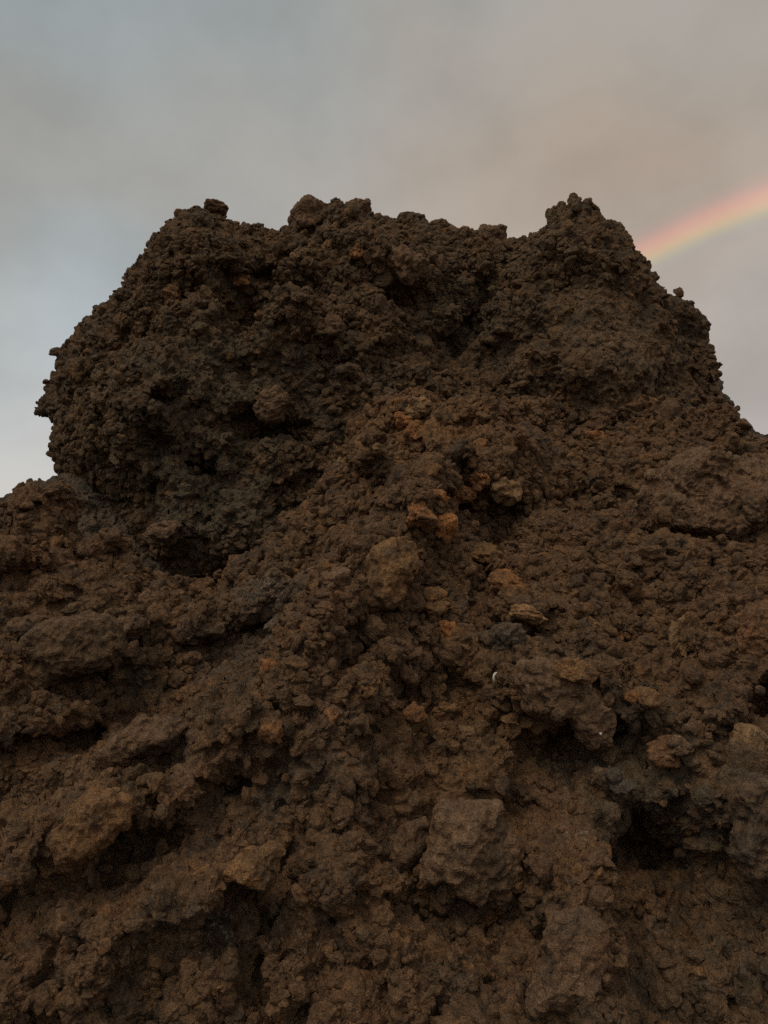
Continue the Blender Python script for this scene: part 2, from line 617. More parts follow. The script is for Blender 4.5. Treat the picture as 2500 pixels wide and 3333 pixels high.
# ------------------------------------------------------------------ materials
ZONES = [
    # picture point, distance guess (None: on the wall), radius m, colour, strength
    (1400, 1480, None, 1.05, (0.175, 0.094, 0.040), 0.90),
    (1290, 1850, None, 0.65, (0.160, 0.096, 0.042), 0.65),
    (1050, 2120, None, 0.65, (0.150, 0.086, 0.038), 0.65),
    (200, 1680, None, 0.75, (0.155, 0.096, 0.045), 0.75),
    (2350, 1680, None, 0.95, (0.150, 0.097, 0.046), 0.75),
    (880, 1930, None, 0.50, (0.085, 0.085, 0.074), 0.75),
    (760, 2080, None, 0.45, (0.080, 0.077, 0.072), 0.70),
    (330, 2130, None, 0.45, (0.075, 0.070, 0.045), 0.60),
    (1450, 2350, None, 0.60, (0.150, 0.088, 0.042), 0.60),
    (1880, 2300, None, 0.38, (0.165, 0.102, 0.060), 0.55),
    (2150, 2560, None, 0.55, (0.090, 0.080, 0.055), 0.55),
    (2250, 2950, None, 0.55, (0.085, 0.078, 0.058), 0.60),
    (1540, 2780, None, 0.30, (0.170, 0.115, 0.070), 0.60),
    (300, 2640, None, 0.40, (0.150, 0.098, 0.055), 0.50),
    (650, 1350, 8.1, 1.30, (0.074, 0.064, 0.044), 0.50),
    (700, 1650, 8.1, 0.95, (0.070, 0.062, 0.045), 0.60),
    (1500, 1000, 8.6, 0.60, (0.078, 0.076, 0.056), 0.65),
    (1950, 1130, 8.1, 0.75, (0.125, 0.085, 0.052), 0.50),
    (1050, 1130, 8.4, 0.55, (0.130, 0.108, 0.082), 0.55),
    (1240, 1290, 8.3, 0.45, (0.125, 0.110, 0.088), 0.55),
]
SPECK = [  # pale lichen: picture point, distance, radius, strength
    (900, 2620, None, 0.17, 0.9), (380, 2790, None, 0.10, 0.9), (430, 3080, None, 0.15, 0.8), (700, 3010, None, 0.24, 0.6),
    (330, 3260, None, 0.22, 0.6), (1880, 2680, None, 0.16, 0.7), (1000, 3050, None, 0.30, 0.5), (30, 2440, None, 0.18, 0.6),
    (950, 1880, None, 0.35, 0.7), (850, 2020, None, 0.22, 0.6), (1430, 2130, None, 0.22, 0.5), (1950, 1180, 8.1, 0.55, 0.40),
    (1010, 1100, 8.4, 0.35, 0.6), (1240, 1320, 8.3, 0.32, 0.6), (1480, 1890, None, 0.2, 0.5), (2230, 2480, None, 0.12, 0.6),
    (1920, 2450, None, 0.2, 0.5), (280, 1830, None, 0.3, 0.5), (1900, 3120, None, 0.15, 0.4),
]


def zone_point(px, py, Y):
    return hit0(px, py) if Y is None else at(px, py, Y)


def lava(name, base, alt, rust, dark, per_object=0.0, zones=True, rust_amt=0.35, bump=1.0, tint=None):
    K = 1.82
    base, alt, rust, dark = (tuple(K * v for v in c_) for c_ in (base, alt, rust, dark))
    tint = tuple(1.85 * v for v in tint) if tint else None
    mat = bpy.data.materials.new(name)
    mat.use_nodes = True
    nt = mat.node_tree
    N, L = nt.nodes, nt.links
    N.clear()

    def new(kind, **kw):
        n = N.new(kind)
        for k, v in kw.items():
            setattr(n, k, v)
        return n

    def put(s, v):
        if isinstance(v, (int, float)): s.default_value = v
        elif isinstance(v, tuple): s.default_value = (*v, 1) if len(s.default_value) == 4 else v
        else: L.new(v, s)

    def mix(fac, a, b, blend='MIX'):
        m = new('ShaderNodeMix', data_type='RGBA', blend_type=blend)
        put(m.inputs[0], fac); put(m.inputs[6], a); put(m.inputs[7], b)
        return m.outputs[2]

    def rng_(v, lo, hi, a=0.0, b=1.0, smooth=True):
        m = new('ShaderNodeMapRange')
        if smooth: m.interpolation_type = 'SMOOTHSTEP'
        put(m.inputs['Value'], v)
        for k, x in (('From Min', lo), ('From Max', hi), ('To Min', a), ('To Max', b)):
            m.inputs[k].default_value = x
        return m.outputs['Result']

    def math_(op, a, b=0.0):
        m = new('ShaderNodeMath', operation=op)
        put(m.inputs[0], a); put(m.inputs[1], b)
        return m.outputs[0]

    geo = new('ShaderNodeNewGeometry')
    pos = geo.outputs['Position']
    oi = new('ShaderNodeObjectInfo')

    def noise(scale, detail=4, rough=0.6, dist=0.0, off=0.0):
        n = new('ShaderNodeTexNoise')
        n.inputs['Scale'].default_value = scale
        n.inputs['Detail'].default_value = detail
        n.inputs['Roughness'].default_value = rough
        n.inputs['Distortion'].default_value = dist
        if off:
            v = new('ShaderNodeVectorMath', operation='ADD')
            L.new(pos, v.inputs[0]); v.inputs[1].default_value = (off, off * 0.7, -off)
            L.new(v.outputs[0], n.inputs['Vector'])
        else:
            L.new(pos, n.inputs['Vector'])
        return n.outputs['Fac']

    n_big = noise(0.9, 5, 0.6)
    n_mid = noise(3.5, 5, 0.65, 0.4, 7.0)
    n_fine = noise(22, 5, 0.7, 0.0, 3.0)
    n_grit = noise(95, 3, 0.75, 0.0, 11.0)
    col = mix(rng_(n_big, 0.38, 0.64), base, alt)
    if zones:
        for (px, py, Y, r, cz, st) in ZONES:
            c = zone_point(px, py, Y)
            d = new('ShaderNodeVectorMath', operation='DISTANCE')
            L.new(pos, d.inputs[0]); d.inputs[1].default_value = tuple(c)
            e = math_('ADD', math_('MULTIPLY', d.outputs['Value'], 1 / r), math_('MULTIPLY', math_('SUBTRACT', n_mid, 0.5), 1.3))
            col = mix(rng_(e, 1.15, 0.35, 0.0, st), col, tuple(K * v for v in cz))
    col = mix(rng_(n_mid, 0.52, 0.70, 0.0, rust_amt), col, rust)
    col = mix(rng_(n_mid, 0.49, 0.34, 0.0, 0.80), col, dark)
    col = mix(rng_(noise(1.6, 4, 0.6, 0.5, 71.0), 0.47, 0.35, 0.0, 0.60), col, dark)
    n_clast = noise(9, 4, 0.6, 0.6, 57.0)
    col = mix(rng_(n_clast, 0.54, 0.68, 0.0, 0.5), col, rust)
    col = mix(rng_(n_clast, 0.45, 0.33, 0.0, 0.6), col, dark)
    if per_object:
        r = new('ShaderNodeValToRGB')
        els = r.color_ramp.elements
        els[0].position = 0.0; els[0].color = (*dark, 1)
        els[1].position = 1.0; els[1].color = (*rust, 1)
        for p_, c_ in ((0.25, base), (0.55, alt), (0.80, base), (0.93, tuple(0.55 * a + 0.45 * b for a, b in zip(alt, rust)))):
            k = els.new(p_); k.color = (*c_, 1)
        L.new(oi.outputs['Random'], r.inputs['Fac'])
        col = mix(per_object, col, r.outputs['Color'])
    if tint:
        col = mix(rng_(noise(5, 4, 0.65, 0.3, 41.0), 0.35, 0.60, 0.35, 0.9), col, tint)
        col = mix(rng_(noise(6, 4, 0.6, 0.3, 19.0), 0.54, 0.66, 0.0, 0.55), col, dark)
    # grain
    col = mix(1.0, col, mix(rng_(n_fine, 0.3, 0.7), (0.66, 0.66, 0.68), (1.34, 1.33, 1.30)), 'MULTIPLY')
    col = mix(1.0, col, mix(rng_(n_grit, 0.3, 0.7), (0.72, 0.72, 0.73), (1.28, 1.27, 1.25)), 'MULTIPLY')
    # pale crust specks everywhere (sparse) and in patches (dense)
    vor = new('ShaderNodeTexVoronoi')
    vor.inputs['Scale'].default_value = 42
    L.new(pos, vor.inputs['Vector'])
    spot = math_('MULTIPLY', rng_(vor.outputs['Distance'], 0.50, 0.30), rng_(n_fine, 0.44, 0.56))
    dens = rng_(noise(1.7, 3, 0.6, 0.0, 29.0), 0.58, 0.74, 0.0, 0.35)
    if zones:
        for (px, py, Y, r, st) in SPECK:
            c = zone_point(px, py, Y)
            d = new('ShaderNodeVectorMath', operation='DISTANCE')
            L.new(pos, d.inputs[0]); d.inputs[1].default_value = tuple(c)
            e = math_('ADD', math_('MULTIPLY', d.outputs['Value'], 1 / r), math_('MULTIPLY', math_('SUBTRACT', n_fine, 0.5), 1.5))
            dens = math_('MAXIMUM', dens, rng_(e, 1.2, 0.3, 0.0, st))
    col = mix(math_('MULTIPLY', spot, dens), col, (0.40, 0.355, 0.285))
    bs = new('ShaderNodeBsdfPrincipled')
    L.new(col, bs.inputs['Base Color'])
    bs.inputs['Roughness'].default_value = 0.93
    bs.inputs['Specular IOR Level'].default_value = 0.18
    b1 = new('ShaderNodeBump'); b1.inputs['Strength'].default_value = 1.0 * bump; b1.inputs['Distance'].default_value = 0.05
    b2 = new('ShaderNodeBump'); b2.inputs['Strength'].default_value = 0.9 * bump; b2.inputs['Distance'].default_value = 0.015
    L.new(n_fine, b1.inputs['Height'])
    L.new(n_grit, b2.inputs['Height'])
    L.new(b1.outputs['Normal'], b2.inputs['Normal'])
    L.new(b2.outputs['Normal'], bs.inputs['Normal'])
    out = new('ShaderNodeOutputMaterial')
    L.new(bs.outputs['BSDF'], out.inputs['Surface'])
    return mat


BROWN = (0.108, 0.064, 0.036)
BROWN2 = (0.102, 0.065, 0.038)
RUST = (0.190, 0.098, 0.040)
DARK = (0.054, 0.043, 0.032)
M_CRAG = lava('crag_lava', (0.090, 0.057, 0.033), (0.084, 0.058, 0.037), (0.155, 0.082, 0.037), (0.048, 0.040, 0.029), rust_amt=0.30)
M_SLOPE = lava('rubble_lava', BROWN, BROWN2, (0.165, 0.088, 0.042), DARK)
M_STONE_C = lava('crag_clinker', (0.090, 0.058, 0.034), (0.096, 0.068, 0.042), (0.165, 0.088, 0.039), (0.050, 0.042, 0.031), per_object=0.5)
M_STONE_S = lava('rubble_clinker', BROWN, BROWN2, RUST, DARK, per_object=0.48)
M_GREY = lava('grey_lava', (0.088, 0.068, 0.050), (0.082, 0.066, 0.050), (0.120, 0.080, 0.050), (0.056, 0.048, 0.040), zones=False)

# ------------------------------------------------------------------ ground out to the horizon
def build_ground():
    n = 60
    g = np.sign(np.linspace(-1, 1, n)) * np.abs(np.linspace(-1, 1, n)) ** 3 * 6000
    X, Y = np.meshgrid(g, g, indexing='ij')
    P = np.stack([X.ravel(), Y.ravel(), np.zeros(n * n)], -1)
    Z = -0.05 + 0.05 * fbm(P.astype(np.float32), 3.0, 3, 0.5, 1)
    P[:, 2] = Z
    i = np.arange(n * n).reshape(n, n)
    Q = np.stack([i[:-1, :-1], i[1:, :-1], i[1:, 1:], i[:-1, 1:]], -1).reshape(-1, 4)
    return link('ground', mesh_np('ground', P, Q), M_GREY, kind='structure')


build_ground()

# ------------------------------------------------------------------ rubble slope
V, Q = build_slope()
me = subdivided('rubble_slope', V, Q)
roughen(me, 0.062, 0.036, 0.020)
flat_shade(me)
slope = link('rubble_slope', me, M_SLOPE, kind='structure')

# ------------------------------------------------------------------ the crag
CRAG = [(560, 1930), (470, 1840), (400, 1760), (330, 1680), (262, 1610), (207, 1559), (181, 1457), (170, 1397), (154, 1359), (134, 1336), (136, 1321), (154, 1306),
        (157, 1253), (173, 1193), (196, 1171), (202, 1140), (226, 1099), (271, 1058), (324, 1016), (369, 1001), (392, 948), (384, 911), (399, 884), (463, 824), (471, 790),
        (501, 764), (512, 730), (558, 718), (584, 692), (607, 677), (610, 649), (640, 651), (663, 654), (723, 662), (727, 681), (761, 702), (799, 715), (829, 707),
        (866, 734), (900, 752), (919, 741), (951, 737), (961, 690), (987, 664), (1017, 659), (1044, 668), (1055, 652), (1085, 642), (1126, 652), (1168, 645), (1206, 688),
        (1236, 685), (1250, 696), (1307, 715), (1333, 696), (1359, 686), (1401, 707), (1450, 719), (1480, 734), (1506, 741), (1574, 738), (1589, 735), (1627, 748), (1646, 766),
        (1672, 783), (1698, 767), (1725, 741), (1770, 703), (1800, 677), (1811, 651), (1838, 632), (1875, 628), (1913, 647), (1947, 662), (1973, 696), (2011, 715),
        (2045, 734), (2060, 783), (2079, 809), (2124, 839), (2132, 884), (2162, 911), (2173, 945), (2188, 967), (2222, 948), (2240, 982), (2263, 1009), (2294, 1039),
        (2297, 1103), (2309, 1140), (2297, 1193), (2312, 1300), (2330, 1420), (2345, 1500), (2330, 1700), (2200, 1900), (1200, 2050)]
CRAG_LUMPS = [
    (500, 1300, 230, 300, 0.30, 0), (640, 900, 190, 190, 0.20, 0), (830, 980, 60, 260, -0.25, -10),
    (1130, 820, 170, 130, 0.30, 0), (880, 1320, 80, 70, 0.22, 0), (1330, 860, 120, 90, 0.25, 0),
    (1500, 1020, 120, 200, -0.40, -20), (1560, 985, 270, 55, -0.32, 58), (1600, 1180, 160, 60, -0.25, 40), (1900, 1050, 300, 360, 0.36, 0), (2020, 1300, 240, 180, 0.15, 0),
    (1200, 1300, 260, 160, -0.15, 0), (700, 1400, 150, 50, -0.22, -20), (880, 1410, 110, 40, -0.35, 0), (1330, 960, 110, 45, -0.40, 0), (1470, 1100, 60, 70, -0.18, 0), (620, 1500, 130, 45, -0.30, -15), (1650, 1390, 140, 40, -0.3, 0), (770, 1000, 60, 120, -0.3, 0), (480, 1120, 120, 40, -0.25, 0), (560, 1600, 260, 110, -0.10, 0), (680, 1800, 330, 170, 0.45, 0), (330, 1640, 150, 110, -0.10, 0),
    (1050, 1560, 180, 160, -0.10, 30), (1000, 950, 140, 60, -0.14, 0), (1850, 950, 120, 70, -0.2, -10), (1750, 1380, 300, 60, -0.15, 0), (1100, 1130, 150, 120, 0.12, 0),
]
_tc = at(1980, 1100, 8.2)


def tower_damp(co, lo=0.62):
    d = np.sqrt(((co[:, 0] - _tc[0]) / 1.2) ** 2 + ((co[:, 2] - _tc[2]) / 1.0) ** 2)
    return (lo + (1 - lo) * np.clip((d - 0.45) * 1.6, 0, 1)).astype(np.float32)


V, Q = build_solid(CRAG, 9.3, 1.25, 0.8, 0.10, CRAG_LUMPS, 0.038, 0.20, 0.25, 0.12, 2, zmin=2.2, calm=lambda P: tower_damp(P, 0.32))
me = subdivided('rock_crag', V, Q)
roughen(me, 0.066, 0.040, 0.022, tower_damp)
flat_shade(me)
crag = link('rock_crag', me, M_CRAG, label='huge dark brown crag of clinkery lava with three blunt peaks against the sky', cat='crag')


def solid_thing(name, outline, Y, T, back, lumps, mat, label, cat, seed, vox=0.04, n=(0.10, 0.14, 0.08)):
    V, Q = build_solid(outline, Y, T, back, 0.0, lumps, vox, *n, seed)
    me = subdivided(name, V, Q)
    roughen(me, 0.060, 0.036, 0.020)
    flat_shade(me)
    return link(name, me, mat, label=label, cat=cat)


ridge_l = solid_thing('rock_ridge', [(-420, 1760), (-300, 1665), (-120, 1640), (0, 1622), (30, 1612), (70, 1600), (110, 1575), (150, 1562), (200, 1556), (260, 1548), (340, 1560), (480, 1700), (760, 1780), (760, 2050), (-420, 2000)],
                      9.0, 0.8, 0.7, [], M_GREY, 'low grey ridge of lava behind the left foot of the crag', 'ridge', 5, n=(0.04, 0.10, 0.08))
ridge_r = solid_thing('rock_ridge', [(2150, 1250), (2290, 1215), (2328, 1222), (2350, 1246), (2358, 1299), (2388, 1336), (2418, 1393), (2456, 1404), (2500, 1415), (2620, 1440), (2760, 1500), (2860, 1700), (2150, 1700)],
                      10.2, 0.7, 0.8, [], M_GREY, 'dark rock ridge stepping down behind the right edge of the crag', 'ridge', 6, n=(0.04, 0.10, 0.09))

# ------------------------------------------------------------------ boulders
def ico(level):
    import bmesh
    bm = bmesh.new()
    bmesh.ops.create_icosphere(bm, subdivisions=level, radius=1.0)
    V = np.array([v.co[:] for v in bm.verts]); T_ = np.array([[v.index for v in f.verts] for f in bm.faces])
    bm.free()
    return V, T_


ICO = {k: ico(k) for k in (3, 4, 5, 6)}


def rock_shape(seed, level, facets=9, sharp=14.0, rough=0.05, pits=0.05, scale=1.0):
    """unit boulder: cut by random planes, then crusted; `scale` = its size in metres, so that the crust keeps its real size"""
    r = np.random.default_rng(seed)
    D, T_ = ICO[level]
    n = r.normal(size=(facets, 3)); n /= np.linalg.norm(n, axis=1)[:, None]
    h = 0.52 + 0.44 * r.random(facets)
    c = np.maximum(D @ n.T, 1e-3) / h
    rad = (np.concatenate([c, np.full((len(D), 1), 0.92)], 1) ** sharp).sum(1) ** (-1 / sharp)
    P = (D * rad[:, None]).astype(np.float32)
    off = r.random(3) * 40
    Q_ = (P * scale + off).astype(np.float32)
    Qw = warp(Q_, 0.12, 0.025)
    dis = rough * fbm(Q_, 0.9 * scale, 4, 0.55, seed % 9) * scale
    dis = dis + pits * (0.10 * (cells(Qw, 0.10, 2) - 0.4) + 0.05 * (cells(Qw, 0.045, 3) - 0.4)) + 0.006 * fbm(Q_, 0.05, 2, 0.6, 3)
    P = P + D * (dis / scale)[:, None]
    return P, T_


bpy.context.view_layer.update()
BODIES = [slope, crag, ridge_l, ridge_r]


_dg = bpy.context.evaluated_depsgraph_get()


def bvh_of(o):
    return BVHTree.FromObject(o, _dg)


TREES = [bvh_of(o) for o in BODIES]


def cast(px, py):
    best = None
    v = Vector(ray(px, py))
    for k, t in enumerate(TREES):
        loc, nor, idx, d = t.ray_cast(Vector(CAM), v)
        if loc is not None and (best is None or d < best[2]):
            best = (np.array(loc), np.array(nor), d, k)
    return best


MATS = {}


def tint_mat(key, tint, rust=RUST, dark=DARK):
    if key not in MATS:
        MATS[key] = lava('boulder_' + key, BROWN, BROWN2, rust, dark, zones=False, tint=tint, rust_amt=0.5)
    return MATS[key]


TINT = {
    'ochre': (0.176, 0.100, 0.047), 'rust': (0.225, 0.108, 0.046), 'orange': (0.300, 0.135, 0.050), 'tan': (0.215, 0.138, 0.073),
    'brown': (0.125, 0.080, 0.050), 'grey': (0.078, 0.066, 0.054), 'greybrown': (0.148, 0.096, 0.060), 'dark': (0.078, 0.057, 0.040),
    'green': (0.098, 0.067, 0.041), 'russet': (0.160, 0.085, 0.044), 'slab': (0.290, 0.165, 0.080),
}
# px, py, width px, height px, tilt, tint, sink (0 = standing proud, 1 = buried to the middle), facets, label, group
BOULDERS = [
    (1098, 1895, 120, 105, -12, 'greybrown', 0.5, 8, 'blocky rust and grey stone against the left side of the large egg-shaped boulder'),
    (1430, 1442, 92, 150, 8, 'ochre', 0.1, 7, 'tall pointed brown boulder near the top of the orange rubble mound'),
    (1353, 1404, 74, 62, 0, 'rust', 0.1, 8, 'squarish brown stone left of the tall pointed boulder'),
    (1314, 1368, 54, 56, 10, 'orange', 0.15, 8, 'small orange stone, left one at the top of the rubble mound'),
    (1358, 1328, 84, 74, 0, 'tan', 0.5, 8, 'yellowish boulder crowning the rubble mound under the crag'),
    (1372, 1668, 92, 84, 0, 'rust', 0.45, 9, 'round rust brown stone below the row of orange stones'),
    (1425, 1617, 70, 50, -12, 'orange', 0.05, 6, 'wedge-shaped orange stone at the left end of the orange row'),
    (1505, 1606, 84, 62, 8, 'orange', 0.05, 8, 'middle stone of the short row of orange stones'),
    (1560, 1566, 64, 62, 20, 'orange', 0.05, 8, 'orange red stone at the upper right end of the orange row'),
    (1645, 1600, 98, 82, -20, 'tan', 0.2, 8, 'yellow tan boulder to the right of the row of orange stones'),
    (1450, 1718, 74, 88, 4, 'orange', 0.4, 8, 'bright orange topped stone standing below the row of orange stones'),
    (1720, 2001, 108, 52, -14, 'slab', 0.2, 6, 'flat pale orange slab lying on the brown rubble'),
    (1456, 2050, 66, 54, 0, 'orange', 0.4, 8, 'orange stone in the hollow left of the flat pale slab'),
    (1640, 2085, 150, 120, 10, 'grey', 0.6, 9, 'dark grey boulder just above the broad ledge rock'),
    (1590, 1802, 125, 84, -6, 'ochre', 0.5, 8, 'rounded ochre brown boulder right of the large egg-shaped boulder'),
    (1655, 1905, 145, 110, -10, 'rust', 0.5, 8, 'rust topped boulder with grey right end above the flat slab'),
    (1402, 1965, 125, 110, 30, 'ochre', 0.55, 8, 'brown boulder below right of the large egg-shaped boulder'),
    (1870, 2180, 130, 85, -8, 'ochre', 0.5, 8, 'rounded ochre lump on the upper right of the broad ledge rock'),
    (2054, 2268, 42, 42, 0, 'rust', 0.3, 9, 'small round orange pebble right of the broad ledge rock'),
    (2108, 2272, 80, 64, -25, 'ochre', 0.45, 8, 'rust stone touching the small round orange pebble'),
    (2160, 2452, 120, 105, 15, 'russet', 0.35, 6, 'jagged rust red rock jutting out above a dark gap'),
    (2215, 2425, 85, 62, 10, 'greybrown', 0.35, 6, 'angular lump on the right shoulder of the jagged rust red rock'),
    (2012, 2540, 92, 74, 0, 'grey', 0.4, 10, 'smooth round dark grey stone below the black hollow'),
    (878, 2372, 80, 82, 0, 'rust', 0.45, 8, 'rust stone overhanging a dark nook left of centre'),
    (876, 2176, 62, 62, 0, 'rust', 0.45, 8, 'rust stone at the left rim of the rubble mound'),
    (1526, 2387, 62, 46, -8, 'tan', 0.4, 9, 'small smooth tan stone left of the black hollow'),
    (1352, 2318, 72, 60, 0, 'rust', 0.45, 8, 'rust stone, left of a pair, below the grey pockets'),
    (1452, 2318, 92, 60, 12, 'ochre', 0.45, 8, 'rust brown stone, right of a pair, below the grey pockets'),
    (2212, 2085, 84, 135, -6, 'tan', 0.5, 6, 'upright pale tan block above the right cave'),
    (1604, 772, 92, 88, -20, 'greybrown', 0.45, 9, 'round pale brown boulder on the skyline between the middle and right peaks'),
    (698, 676, 78, 44, -4, 'brown', 0.75, 6, 'small flat-topped slab on the tip of the left peak'),
    (1008, 708, 104, 108, 10, 'brown', 0.5, 9, 'brown boulder at the left end of the middle peak'),
    (1160, 688, 110, 84, -10, 'brown', 0.5, 9, 'brown boulder topping the middle peak'),
    (880, 1322, 108, 104, 0, 'brown', 0.5, 9, 'rounded knob of rock bulging from the crag face above a dark nook'),
    (1090, 1062, 66, 66, 0, 'brown', 0.45, 8, 'blocky brown stone set in the upper middle of the crag'),
    (1068, 812, 52, 82, 0, 'ochre', 0.5, 7, 'upright ochre slab below the middle peak'),
    (1163, 822, 48, 44, 0, 'rust', 0.4, 8, 'small ochre stone right of the upright slab under the middle peak'),
    (1320, 870, 150, 120, -25, 'brown', 0.6, 8, 'large brown block overhanging the centre of the crag'),
    (785, 915, 52, 44, 10, 'rust', 0.4, 7, 'small rust stone high on the left buttress'),
    (560, 955, 60, 52, -30, 'ochre', 0.45, 7, 'orange brown stone near the left skyline of the crag'),
    (430, 2040, 96, 70, 20, 'brown', 0.5, 6, 'reddish brown angular stone above the dark slot on the left'),
    (495, 2062, 84, 96, 0, 'green', 0.5, 8, 'dull brown stone right of the reddish angular stone above the slot'),
    (470, 1968, 66, 86, 0, 'greybrown', 0.5, 6, 'upright grey brown block above the dull brown stone on the left'),
    (455, 1682, 62, 62, 0, 'brown', 0.45, 9, 'round brown stone in the shadow under the left overhang'),
    (530, 1725, 92, 80, -25, 'brown', 0.5, 7, 'angular brown rock hanging under the left overhang'),
    (640, 2960, 62, 52, 0, 'dark', 0.4, 9, 'small round dark stone below the slanting lower ridge'),
    (1590, 2990, 130, 60, 28, 'rust', 0.4, 6, 'splintered reddish shard under the big flat-faced block'),
    (2330, 3190, 120, 130, 0, 'brown', 0.6, 9, 'brown boulder low in the bottom right shadows'),
    (1080, 2330, 50, 50, 0, 'rust', 0.45, 8, 'small rust stone in the brown rubble left of the rust pair'),
    (1110, 1510, 40, 40, 0, 'tan', 0.4, 8, 'small pale stone left of the top of the rubble mound'),
    (1235, 1455, 60, 40, 20, 'tan', 0.4, 8, 'flattish tan stone at the left flank of the rubble mound top'),
    (1295, 1500, 62, 56, 0, 'ochre', 0.45, 8, 'brown stone below left of the tall pointed boulder'),
    (1570, 1455, 62, 52, 0, 'rust', 0.45, 8, 'orange brown stone right of the tall pointed boulder'),
    (1930, 1425, 74, 50, -10, 'rust', 0.5, 7, 'orange brown stone at the foot of the right tower'),
]
CULL = []          # where a boulder shows, no loose clinker is strewn over it


def cull_add(px, py, w, h, tilt, centre, size):
    CULL.append((px, py, w / 2, h / 2, math.radians(tilt), centre, size))


# larger rocks with a shape of their own: outline, swelling in metres, tint, label
BIG_ROCKS = [
    ([(2075, 1640), (2120, 1560), (2190, 1520), (2270, 1492), (2360, 1485), (2450, 1500), (2560, 1512), (2720, 1560), (2760, 1680), (2600, 1755), (2480, 1748), (2380, 1765), (2230, 1740), (2110, 1710)],
     0.42, 'greybrown', 'broad ochre brown rock shelf with a dark crack beneath it, right edge'),
    ([(1415, 2640), (1440, 2615), (1530, 2600), (1625, 2605), (1640, 2660), (1665, 2720), (1690, 2760), (1695, 2830), (1660, 2890), (1600, 2925), (1560, 2935), (1480, 2905), (1450, 2860), (1380, 2870), (1365, 2850), (1400, 2760), (1410, 2700)],
     0.20, 'greybrown', 'big flat-faced grey brown block low in the rubble'),
    ([(1245, 2830), (1270, 2760), (1320, 2700), (1385, 2665), (1402, 2690), (1385, 2740), (1335, 2800), (1285, 2850), (1250, 2865)],
     0.10, 'brown', 'leaning slab left of the big flat-faced block'),
    ([(1165, 1930), (1180, 1860), (1205, 1800), (1260, 1765), (1320, 1750), (1355, 1775), (1362, 1840), (1340, 1900), (1310, 1950), (1270, 1985), (1210, 1990), (1175, 1965)],
     0.24, 'ochre', 'largest ochre boulder, egg shaped, in the middle of the rubble'),
    ([(1680, 2200), (1700, 2165), (1760, 2160), (1800, 2165), (1860, 2150), (1905, 2170), (1915, 2210), (1950, 2270), (1990, 2310), (2000, 2370), (1990, 2430), (1930, 2440), (1880, 2400), (1860, 2345), (1780, 2345), (1720, 2310), (1690, 2260)],
     0.22, 'greybrown', 'broad ledge rock jutting out above a black hollow'),
    ([(130, 2800), (170, 2720), (230, 2650), (300, 2600), (370, 2590), (415, 2610), (405, 2680), (350, 2740), (280, 2790), (200, 2850), (150, 2850)],
     0.16, 'ochre', 'long rounded ochre hump slanting up the lower left'),
    ([(2385, 2390), (2400, 2365), (2440, 2370), (2490, 2410), (2525, 2450), (2515, 2490), (2470, 2490), (2430, 2495), (2395, 2470), (2375, 2430)],
     0.13, 'tan', 'smooth ochre boulder at the right edge below the dark cave'),
    ([(2400, 2010), (2440, 1975), (2500, 1965), (2570, 1990), (2580, 2180), (2480, 2220), (2420, 2180), (2395, 2100)],
     0.20, 'russet', 'rusty boulder bulging in at the right edge above the cave'),
    ([(2380, 2570), (2440, 2530), (2520, 2540), (2580, 2700), (2540, 2850), (2440, 2850), (2385, 2790), (2395, 2680)],
     0.20, 'dark', 'dark brown rock overhanging the black hollow at the lower right edge'),
    ([(1760, 3080), (1800, 2990), (1880, 2960), (1950, 2990), (1975, 3080), (1965, 3180), (1900, 3300), (1780, 3370), (1720, 3300), (1740, 3180)],
     0.16, 'brown', 'ribbed brown buttress rising from the bottom edge, right of centre'),
    ([(40, 2180), (90, 2080), (180, 2020), (300, 2000), (380, 2030), (390, 2100), (330, 2170), (230, 2200), (120, 2230)],
     0.26, 'green', 'broad dull brown rock bulging at the left above a dark cleft'),
    ([(380, 2400), (460, 2340), (560, 2320), (620, 2360), (560, 2420), (450, 2470), (330, 2520), (300, 2480)],
     0.20, 'brown', 'brown rock at the right end of the dark left cleft'),
    ([(560, 2850), (680, 2800), (800, 2790), (900, 2745), (935, 2765), (900, 2840), (880, 2900), (780, 2890), (690, 2880), (600, 2930)],
     0.14, 'ochre', 'slanting ochre ledge in the lower left with shade under its right end'),
]
for k, (poly, T_, tint, label) in enumerate(BIG_ROCKS):
    pa = np.array(poly, float)
    cx, cy = pa.mean(0)
    hp = cast(cx, cy)[0]
    Yb = hp[1] - T_ * 0.30
    V, Q = build_solid(poly, Yb, T_, T_ * 0.9, -0.05, [], 0.019 if hp[1] < 5.5 else 0.024 if hp[1] < 6.8 else 0.034, *((0.06, 0.14, 0.10) if 'shelf' in label else (0.03, 0.03, 0.035)), 20 + k, rounded=True, cuts=7)
    c0 = V.mean(0)
    me = subdivided('boulder', V, Q)
    co, no = get_co(me), get_no(me)
    p = warp(co, 0.08, 0.02)
    hgt = 0.018 * (cells(p, 0.12, 3) - 0.35) + 0.018 * (cells(p, 0.05, 4) - 0.35) + 0.012 * (0.6 - 2 * np.abs(fbm(co, 0.10, 3, 0.65, 7))) + 0.02 * fbm(co, 0.30, 3, 0.55, 5)
    set_co(me, co + no * hgt[:, None] - c0)
    flat_shade(me)
    shelf = 'shelf' in label
    o = link('rock_shelf' if shelf else 'boulder', me, tint_mat(tint, TINT[tint]), label=label, cat='shelf' if shelf else 'boulder')
    o.location = c0
    bpy.context.view_layer.update()
    TREES.append(BVHTree.FromPolygons((get_co(me) + c0).tolist(), [list(p_.vertices) for p_ in me.polygons]))
    w, h = np.ptp(pa[:, 0]), np.ptp(pa[:, 1])
    if not shelf:
        cull_add(cx, cy, w * 0.85, h * 0.85, 0, hp, 1.0)

